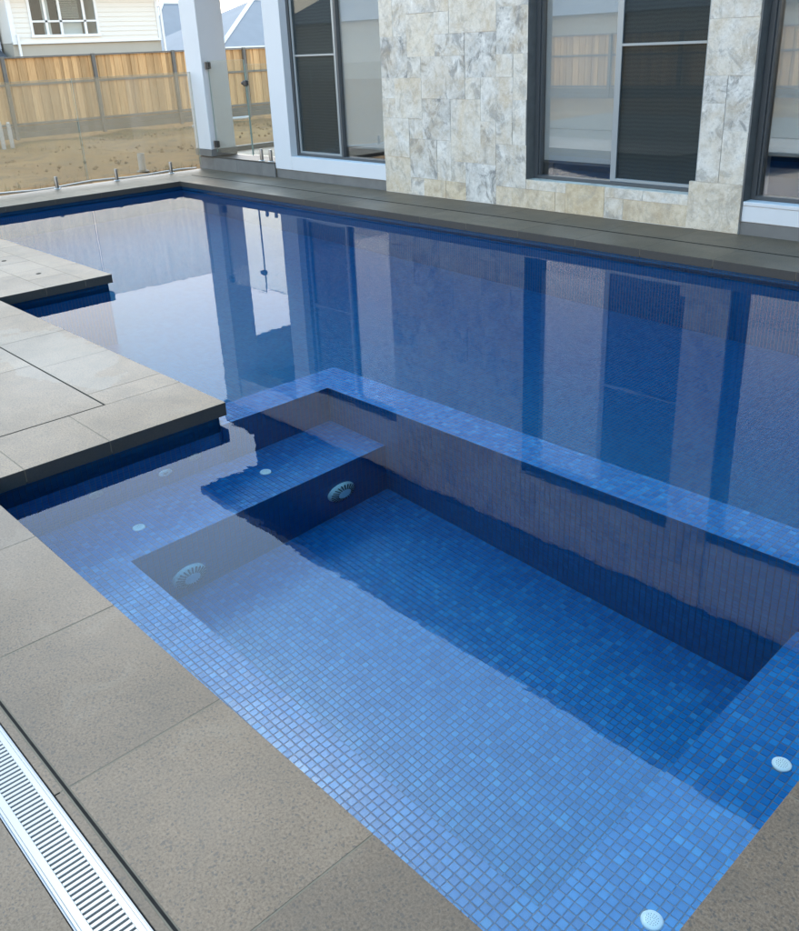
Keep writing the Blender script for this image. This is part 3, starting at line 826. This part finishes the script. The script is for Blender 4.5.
# ------------------------------------------------------------------ outdoor room beside the house: floor, column, gate
terr = thing('raised_terrace', (-10.8, 8, 0), 'raised grey terrace floor with a tiled riser between column and house', 'terrace')
bx('slab', (-11.80, -9.888, 6.975, 10.6, -0.3, 0.172), M['grout'], terr)
for a, b in zip([-11.80, -11.40, -10.80, -10.20, -9.888][:-1], [-11.40, -10.80, -10.20, -9.888]):
    bx('riser_tile', (a + 0.0015, b - 0.0015, 6.955, 6.974, 0.0, 0.170), M['plinth'], terr, 0.0015)
for i in range(6):
    for a, b in ((-11.70, -11.20), (-11.20, -10.60), (-10.60, -9.89)):
        bx('floor_tile', (a + 0.0015, b - 0.0015, 6.955 + 0.6 * i + 0.0015, 7.555 + 0.6 * i - 0.0015, 0.1725, 0.190), M['paver'], terr, 0.0015)
bx('kerb', (-11.80, -11.703, 7.36, 10.6, 0.1725, 0.255), M['plinth'], terr, 0.004)

col = thing('portal_column', (-11.59, 7.14, 0.19), 'square white rendered column on a grey tiled base by the pool', 'column')
bx('shaft', (-11.80, -11.38, 6.93, 7.35, 0.285, 3.016), M['white_render'], col, 0.006)
bx('shaft_top', (-11.802, -11.378, 6.932, 6.969, 3.016, WT), M['white_render'], col)
bx('base', (-11.808, -11.372, 6.922, 7.358, 0.1905, 0.284), M['plinth'], col, 0.002)

def spigot(t, x, y, z0):
    s = lathe('spigot', [(0.024, 0.0), (0.024, 0.150), (0.021, 0.157)], 20, M['steel'], (x, y, z0), 'Z', t)
    lathe('base_ring', [(0.046, 0.0), (0.046, 0.006), (0.030, 0.012)], 24, M['white_plastic'], (x, y, z0), 'Z', s)
def glass(name, label, b, spig, along, mat, z0):
    x0, x1, y0, y1, za, zb = b
    t = thing(name, ((x0 + x1) / 2, (y0 + y1) / 2, za), label, 'glass panel', 'frameless glass pool fence panels')
    bx('pane', b, mat, t)
    e = 0.0015
    if along == 'y':
        boxes('edge', [(x0 - 0.0005, x1 + 0.0005, y0 - e, y0, za, zb), (x0 - 0.0005, x1 + 0.0005, y1, y1 + e, za, zb), (x0 - 0.0005, x1 + 0.0005, y0, y1, zb, zb + e)], M['glass_edge'], t)
    else:
        boxes('edge', [(x0 - e, x0, y0 - 0.0005, y1 + 0.0005, za, zb), (x1, x1 + e, y0 - 0.0005, y1 + 0.0005, za, zb), (x0, x1, y0 - 0.0005, y1 + 0.0005, zb, zb + e)], M['glass_edge'], t)
    for sx, sy in spig: spigot(t, sx, sy, z0)
    return t
GX = -11.665
glass('glass_fence_panel', 'dusty frameless glass fence panel ending at the white column', (GX - 0.006, GX + 0.006, 5.155, 6.90, 0.07, 1.335), [(GX, 5.56), (GX, 6.40)], 'y', M['fence_glass'], 0.0)
glass('glass_fence_panel', 'dusty frameless glass fence panel at the left picture edge', (GX - 0.006, GX + 0.006, 3.40, 5.135, 0.07, 1.335), [(GX, 3.85), (GX, 4.715)], 'y', M['fence_glass'], 0.0)
glass('glass_fence_panel', 'narrow clear glass panel between the gate and the house corner', (-10.42, -9.91, 6.994, 7.006, 0.26, 1.41), [(-10.235, 7.0), (-10.02, 7.0)], 'x', M['gate_glass'], 0.190)
gate = thing('glass_gate', (-10.9, 7.0, 0.25), 'clear glass gate hinged on the white column with a black latch', 'gate')
bx('pane', (-11.33, -10.44, 6.994, 7.006, 0.25, 1.47), M['gate_glass'], gate)
boxes('edge', [(-11.3315, -11.33, 6.9935, 7.0065, 0.25, 1.47), (-10.44, -10.4385, 6.9935, 7.0065, 0.25, 1.47), (-11.33, -10.44, 6.9935, 7.0065, 1.47, 1.4715)], M['glass_edge'], gate)
for z in (0.36, 1.41):
    h = bx('hinge', (-11.378, -11.285, 6.975, 7.025, z - 0.045, z + 0.045), M['black'], gate, 0.006)
    lathe('pin', [(0.009, -0.05), (0.009, 0.05)], 12, M['steel'], (-11.345, 6.972, z), 'Z', h)
l = bx('latch', (-10.475, -10.40, 6.972, 7.028, 1.145, 1.215), M['black'], gate, 0.010)
lathe('knob', [(0.022, -0.03), (0.026, 0.0), (0.016, 0.012)], 16, M['black'], (-10.49, 7.0, 1.18), 'X', l)
pst = thing('latch_post', (-9.99, 7.55, 0.19), 'black service post with grey boxes behind the house corner', 'post')
bx('post', (-10.16, -10.11, 7.50, 7.55, 0.19, 0.98), M['black'], pst, 0.004)
bx('box', (-10.19, -10.06, 7.46, 7.55, 0.62, 0.72), M['grey_plastic'], pst, 0.006)
bx('box', (-10.18, -10.07, 7.46, 7.55, 0.47, 0.56), M['grey_plastic'], pst, 0.006)

# ------------------------------------------------------------------ paling fences
def fence(label, axis, at, a0, a1, ztop, zbot, face, pitch=0.24, bays0=None):
    """axis 'y': runs along Y at X = at, face +1 looks to +X; axis 'x': runs along X at Y = at, face +1 looks to +Y"""
    def B(u0, u1, d0, d1, z0, z1):
        d0, d1 = sorted((at + face * d0, at + face * d1))
        return (d0, d1, u0, u1, z0, z1) if axis == 'y' else (u0, u1, d0, d1, z0, z1)
    loc = (at, (a0 + a1) / 2, zbot) if axis == 'y' else ((a0 + a1) / 2, at, zbot)
    t = thing('paling_fence', loc, label, 'fence', 'timber paling fences round the yard')
    u = a0; i = 0
    while u < a1 - 0.01:
        for off, d in ((0.0, 0.0), (0.12, 0.017)):
            jit = random.uniform(-0.008, 0.008)
            bx('paling', B(u + off + 0.004 + jit, u + off + 0.142 + jit, d, d + 0.015, zbot, ztop - 0.04), M['timber'], t)
        u += pitch
    n = round((a1 - a0) / 2.4)
    for k in range(n + 1):
        p = a0 + k * 2.4
        bx('post', B(p - 0.045, p + 0.045, 0.034, 0.124, zbot - 0.32, ztop + 0.01), M['post'], t, 0.004)
        if k < n:
            for z in (zbot + 0.02, (zbot + ztop) / 2 + 0.14):
                bx('rail', B(p + 0.046, p + 2.354, 0.034, 0.074, z, z + 0.06), M['post'], t, 0.003)
            bx('capping', B(p, p + 2.399, -0.02, 0.09, ztop - 0.036, ztop), M['post'], t, 0.003)
            for z in (zbot - 0.14, zbot - 0.285):
                bx('sleeper', B(p + 0.046, p + 2.354, 0.036, 0.086, z, z + 0.138), M['sleeper'], t, 0.004)
    return t
fence('pine paling fence with grey posts behind the dirt yard', 'y', -24.0, 4.08, 23.28, 1.70, 0.03, 1)
fence('pine paling fence mirrored in the travertine window', 'x', -10.0, -23.6, -4.4, 1.66, 0.10, 1)

# ------------------------------------------------------------------ yard bits
def tube(name, pts, r, mat, seg=8):
    V, Fc = [], []
    for i, p in enumerate(pts):
        p = Vector(p); d = (Vector(pts[min(i + 1, len(pts) - 1)]) - Vector(pts[max(i - 1, 0)])).normalized()
        s = d.cross(Vector((0, 0, 1)));
        s = s.normalized() if s.length > 1e-4 else Vector((1, 0, 0)); t = s.cross(d)
        for k in range(seg):
            a = 2 * math.pi * k / seg
            V.append(tuple(p + (s * math.cos(a) + t * math.sin(a)) * r))
    for i in range(len(pts) - 1):
        for k in range(seg):
            k2 = (k + 1) % seg
            Fc.append((i * seg + k, i * seg + k2, (i + 1) * seg + k2, (i + 1) * seg + k))
    Fc.append(tuple(range(seg))[::-1]); Fc.append(tuple((len(pts) - 1) * seg + k for k in range(seg)))
    return mesh_from(name, V, Fc, mat, smooth=True)
pts = [(-12.28 + 0.03 * math.sin(i * 0.9), 2.4 + 0.28 * i, -0.052 + 0.012 * math.sin(i * 1.3)) for i in range(18)]
tag(link('conduit', tube('conduit', pts, 0.016, M['white_plastic']), (0, 0, 0)), 'thin white conduit lying on the dirt along the paving', 'conduit')
pp = thing('pipe_stub', (-13.1, 6.70, -0.14), 'short white pipe stub standing in the dirt behind the spigots', 'pipe')
lathe('pipe', [(0.055, 0.0), (0.055, 0.31), (0.048, 0.31), (0.048, 0.25)], 24, M['white_plastic'], (-13.1, 6.70, -0.14), 'Z', pp)
lathe('collar', [(0.09, -0.03), (0.10, 0.03), (0.06, 0.05)], 20, M['black'], (-13.1, 6.70, -0.13), 'Z', pp)
for (x, y, h), lb in (((-22.2, 7.88, 0.62), 'pale survey stake before the fence, left of the pair'), ((-22.3, 8.12, 0.58), 'pale survey stake before the fence, right of the pair')):
    s = thing('survey_stake', (x, y, -0.35), lb, 'stake', 'pale stakes in the yard')
    bx('stake', (x - 0.02, x + 0.02, y - 0.045, y + 0.045, -0.42, -0.35 + h), M['white_plastic'], s, 0.004)
    bx('tip', (x - 0.021, x + 0.021, y - 0.03, y + 0.03, -0.35 + h, -0.32 + h), M['white_paint'], s, 0.004)
pts = [(-21.5 + 0.05 * math.sin(i), 12.6 + 0.2 * i, -0.20 + 0.10 * min(1, i / 4)) for i in range(10)]
tag(link('drain_pipe', tube('drain_pipe', pts, 0.045, M['white_plastic']), (0, 0, 0)), 'white pipe lying on the dirt bank seen past the gate', 'pipe')
# clods and stones scattered on the dirt
def clods():
    V, Fc = [], []
    rng = random.Random(11)
    for i in range(900):
        x = -12.3 - 11.2 * rng.random() ** 1.3; y = rng.uniform(2.5, 15)
        t = min(1, max(0, (-x - 12.2) / 12.0)); z = -0.10 - 0.26 * t
        s = rng.uniform(0.012, 0.055); n = len(V)
        for p in ((1, 0, 0), (-1, 0, 0), (0, 1, 0), (0, -1, 0), (0, 0, 0.8), (0, 0, -0.8)):
            V.append((x + p[0] * s * rng.uniform(.6, 1.2), y + p[1] * s * rng.uniform(.6, 1.2), z + p[2] * s * rng.uniform(.6, 1.1)))
        for a, b, c in ((0, 2, 4), (2, 1, 4), (1, 3, 4), (3, 0, 4), (2, 0, 5), (1, 2, 5), (3, 1, 5), (0, 3, 5)): Fc.append((n + a, n + b, n + c))
    o = link('dirt_clods', mesh_from('dirt_clods', V, Fc, M['dirt']), (0, 0, 0))
    tag(o, 'loose clods scattered over the dirt yard', 'dirt', kind='stuff')
clods()

def tufts():
    V, Fc = [], []
    rng = random.Random(5)
    for i in range(520):
        if rng.random() < 0.5: x, y = rng.uniform(-13.4, -12.35), rng.uniform(2.6, 11)
        else: x, y = -23.2 + abs(rng.gauss(0, 1.6)), rng.uniform(5, 17)
        t = min(1, max(0, (-x - 12.2) / 12.0)); z = -0.13 - 0.26 * t
        for b_ in range(6):
            a = rng.uniform(0, 6.28); h = rng.uniform(0.05, 0.15); w_ = rng.uniform(0.003, 0.006); l_ = rng.uniform(0.01, 0.07)
            bx_, by_ = x + rng.uniform(-0.03, 0.03), y + rng.uniform(-0.03, 0.03); n = len(V)
            V += [(bx_ - w_ * math.sin(a), by_ + w_ * math.cos(a), z), (bx_ + w_ * math.sin(a), by_ - w_ * math.cos(a), z), (bx_ + l_ * math.cos(a), by_ + l_ * math.sin(a), z + h)]
            Fc.append((n, n + 1, n + 2))
    o = link('dry_grass', mesh_from('dry_grass', V, Fc, M['straw']), (0, 0, 0))
    tag(o, 'thin dry grass along the paving and the fence', 'grass', kind='stuff')
M['straw'] = mat_plain('dry_straw', (0.22, 0.17, 0.08), 0.9, 0.1, var=0.4, scale=3)
tufts()

# ------------------------------------------------------------------ neighbours
def boards(name, x, y0, y1, z0, z1, mat, parent, ex=0.178):
    V, Fc = [], []
    z = z0; w0 = WORLD[parent]
    while z < z1 - 0.01:
        zt_ = min(z + ex, z1); n = len(V)
        V += [(x + 0.022 - w0.x, y0 - w0.y, z - w0.z), (x + 0.022 - w0.x, y1 - w0.y, z - w0.z), (x + 0.003 - w0.x, y1 - w0.y, zt_ - w0.z), (x + 0.003 - w0.x, y0 - w0.y, zt_ - w0.z),
              (x - 0.02 - w0.x, y0 - w0.y, z - w0.z), (x - 0.02 - w0.x, y1 - w0.y, z - w0.z)]
        Fc += [(n, n + 1, n + 2, n + 3), (n + 4, n + 5, n + 1, n)]
        z += ex
    o = link(name, mesh_from(name, V, Fc, mat), w0, parent); o['kind'] = 'stuff'
    return o
nb_ = thing('neighbour_house', (-40, 17.2, -0.4), 'cream weatherboard house with a white framed window behind the fence', 'house')
NX, K = -36.5, 36.5 / 27
def kz(z): return 1.55 + (z - 1.55) * K
WY0, WY1, WZ0, WZ1 = 11.03 * K, 13.04 * K, kz(2.25), kz(3.36)
Y0, Y1, ZS, ZE = 10.42 * K, 15.10 * K, kz(2.07), kz(3.42)
bx('lower_wall', (-43.0, NX - 0.06, Y0, Y1, -0.5, ZS - 0.01), M['beige'], nb_)
boxes('upper_wall', [(-43.0, NX - 0.03, Y0, WY0, ZS, ZE), (-43.0, NX - 0.03, WY1, Y1, ZS, ZE), (-43.0, NX - 0.03, WY0, WY1, ZS, WZ0), (-43.0, NX - 0.03, WY0, WY1, WZ1, ZE)], M['cream'], nb_)
boards('weatherboards', NX, Y0, WY0, ZS, ZE, M['cream'], nb_); boards('weatherboards', NX, WY1, Y1, ZS, ZE, M['cream'], nb_)
boards('weatherboards', NX, WY0, WY1, ZS, WZ0, M['cream'], nb_); boards('weatherboards', NX, WY0, WY1, WZ1, ZE, M['cream'], nb_)
bx('skirt_board', (NX - 0.03, NX + 0.04, Y0, Y1, ZS - 0.05, ZS + 0.03), M['white_paint'], nb_)
bx('corner_board', (NX - 0.03, NX + 0.045, Y1 - 0.12, Y1 + 0.02, ZS + 0.031, ZE), M['white_paint'], nb_)
bx('corner_board', (NX - 0.03, NX + 0.045, Y0 - 0.02, Y0 + 0.16, ZS + 0.031, ZE), M['white_paint'], nb_)
bx('downpipe', (NX + 0.05, NX + 0.12, Y1 + 0.05, Y1 + 0.13, -0.4, ZE), M['white_paint'], nb_)
bx('downpipe', (NX + 0.05, NX + 0.12, Y0 + 0.16, Y0 + 0.24, -0.4, ZS + 0.3), M['white_paint'], nb_)
wd = boxes('window', [(NX - 0.05, NX + 0.05, WY0 - 0.05, WY0 + 0.05, WZ0, WZ1), (NX - 0.05, NX + 0.05, WY1 - 0.05, WY1 + 0.05, WZ0, WZ1), (NX - 0.05, NX + 0.07, WY0 - 0.08, WY1 + 0.08, WZ0 - 0.07, WZ0 + 0.03),
                      (NX - 0.05, NX + 0.05, WY0, WY1, WZ1 - 0.05, WZ1 + 0.05), (NX - 0.04, NX + 0.04, WY0, WY1, kz(2.60), kz(2.65)), (NX - 0.04, NX + 0.04, 11.45 * K, 11.52 * K, WZ0, WZ1), (NX - 0.04, NX + 0.04, 12.62 * K, 12.69 * K, WZ0, WZ1), (NX - 0.04, NX + 0.04, 11.88 * K, 11.95 * K, WZ0, WZ1)],
           M['white_paint'], nb_)
for a, b in ((WY0 + 0.05, 11.45 * K), (11.52 * K, 11.88 * K), (11.95 * K, 12.62 * K), (12.69 * K, WY1 - 0.05)):
    for c, d in ((WZ0 + 0.03, kz(2.60)), (kz(2.65), WZ1 - 0.05)):
        bx('pane', (NX - 0.02, NX - 0.014, a, b, c, d), M['screen_pane'], wd)
boxes('room', [(-38.7, -38.6, WY0 - 0.5, WY1 + 0.5, ZS, ZE)], M['room'], nb_)
bx('curtain', (NX - 0.20, NX - 0.17, 12.0 * K, 12.60 * K, ZS, kz(2.62)), M['white_paint'], nb_)
bx('curtain', (NX - 0.20, NX - 0.17, 11.46 * K, 11.66 * K, ZS, ZE - 0.1), M['white_paint'], nb_)
for k in range(11):
    bx('shutter_slat', (NX - 0.20, NX - 0.14, 11.95 * K, 12.55 * K, kz(2.70) + 0.07 * k, kz(2.70) + 0.045 + 0.07 * k), M['beige'], nb_)
v = [(-43.5, Y0 - 0.5, 0), (NX + 0.5, Y0 - 0.5, 0), (NX + 0.5, Y1 + 0.5, 0), (-43.5, Y1 + 0.5, 0), (-40.2, 16.2, 0.2), (-40.2, 18.3, 0.2)]
link('roof', mesh_from('roof', v, [(0, 1, 4), (1, 2, 5, 4), (2, 3, 5), (3, 0, 4, 5), (3, 2, 1, 0)], M['roof_dark']), (0, 0, ZE), nb_)
n2 = thing('blue_grey_house', (-41, 10.1, -0.4), 'pale blue grey weatherboard wall at the top left picture edge', 'house')
bx('wall', (-43.0, -37.53, 6.0, 10.35 * K, -0.5, 3.9), M['bluegrey'], n2)
boards('weatherboards', -37.5, 6.0, 10.35 * K, 1.9, 3.9, M['bluegrey'], n2)
v = [(-37.5, 6.0, 0.35), (-36.0, 6.0, -0.25), (-36.0, 13.8, -0.25), (-37.5, 13.8, 0.35), (-37.5, 6.0, 0.27), (-36.0, 6.0, -0.33), (-36.0, 13.8, -0.33), (-37.5, 13.8, 0.27)]
link('porch_roof', mesh_from('porch_roof', v, [(0, 1, 2, 3), (7, 6, 5, 4), (1, 0, 4, 5), (2, 1, 5, 6), (3, 2, 6, 7)], M['roof_dark']), (0, 0, 1.82), n2)
def hip(name, label, x0, x1, y0, y1, ze, zr, ins, capw):
    t = thing(name, ((x0 + x1) / 2, (y0 + y1) / 2, -0.4), label, 'house')
    bx('wall', (x0 + 0.5, x1 - 0.5, y0 + 0.5, y1 - 0.5, -0.5, ze), M['beige'], t)
    xm = (x0 + x1) / 2
    v = [(x0, y0, ze), (x1, y0, ze), (x1, y1, ze), (x0, y1, ze), (xm, y0 + ins, zr), (xm, y1 - ins, zr)]
    w0 = WORLD[t]; v = [(a - w0.x, b - w0.y, c - w0.z) for a, b, c in v]
    rf = link('roof', mesh_from('roof', v, [(0, 1, 4), (1, 2, 5, 4), (2, 3, 5), (3, 0, 4, 5), (3, 2, 1, 0)], M['roof_grey']), w0, t)
    for a, b in ((1, 4), (2, 5), (4, 5)):
        link('ridge_cap', tube('ridge_cap', [v[a], v[b]], capw, M['white_paint'], 6), w0, rf)
    bx('gutter', (x1, x1 + 0.12, y0, y1, ze - 0.05, ze + 0.12), M['white_paint'], t)
    return t
hip('grey_roof_house', 'house with a grey hip roof and white ridge behind the gate', -50, -40, 25.4, 46, 1.75, 4.3, 5.8, 0.11)
hip('grey_roof_house', 'house with a grey roof showing between weatherboards and column', -66, -54, 28.5, 42, 1.3, 5.0, 5.5, 0.14)
hip('grey_roof_house', 'house with a grey hip roof mirrored in the pool windows', -30, -12, -26, -16, 2.4, 4.6, 4.5, 0.12)
hip('grey_roof_house', 'unseen hip roofed house added to darken the farthest window', -56, -33, -44, -26, 3.2, 8.5, 6.5, 0.14)  # added out of view to block bright sky in that pane

# ------------------------------------------------------------------ wing added out of view on the camera's right to shade side faces
blocker = thing('shade_blocker', (4.5, 4, 0), 'unseen dark wing of the house to the right of the pool', 'house')
bx('wall', (XR + 0.002, 9.0, -2.8, 13.0, -0.1, 5.4), M['dark_render'], blocker)
bx('eave', (XR - 0.45, 9.4, -3.2, 6.55, 5.402, 5.52), M['soffit'], blocker)
bx('door', (XR - 0.02, XR, 2.0, 4.4, 0.0, 2.4), M['alu'], blocker)
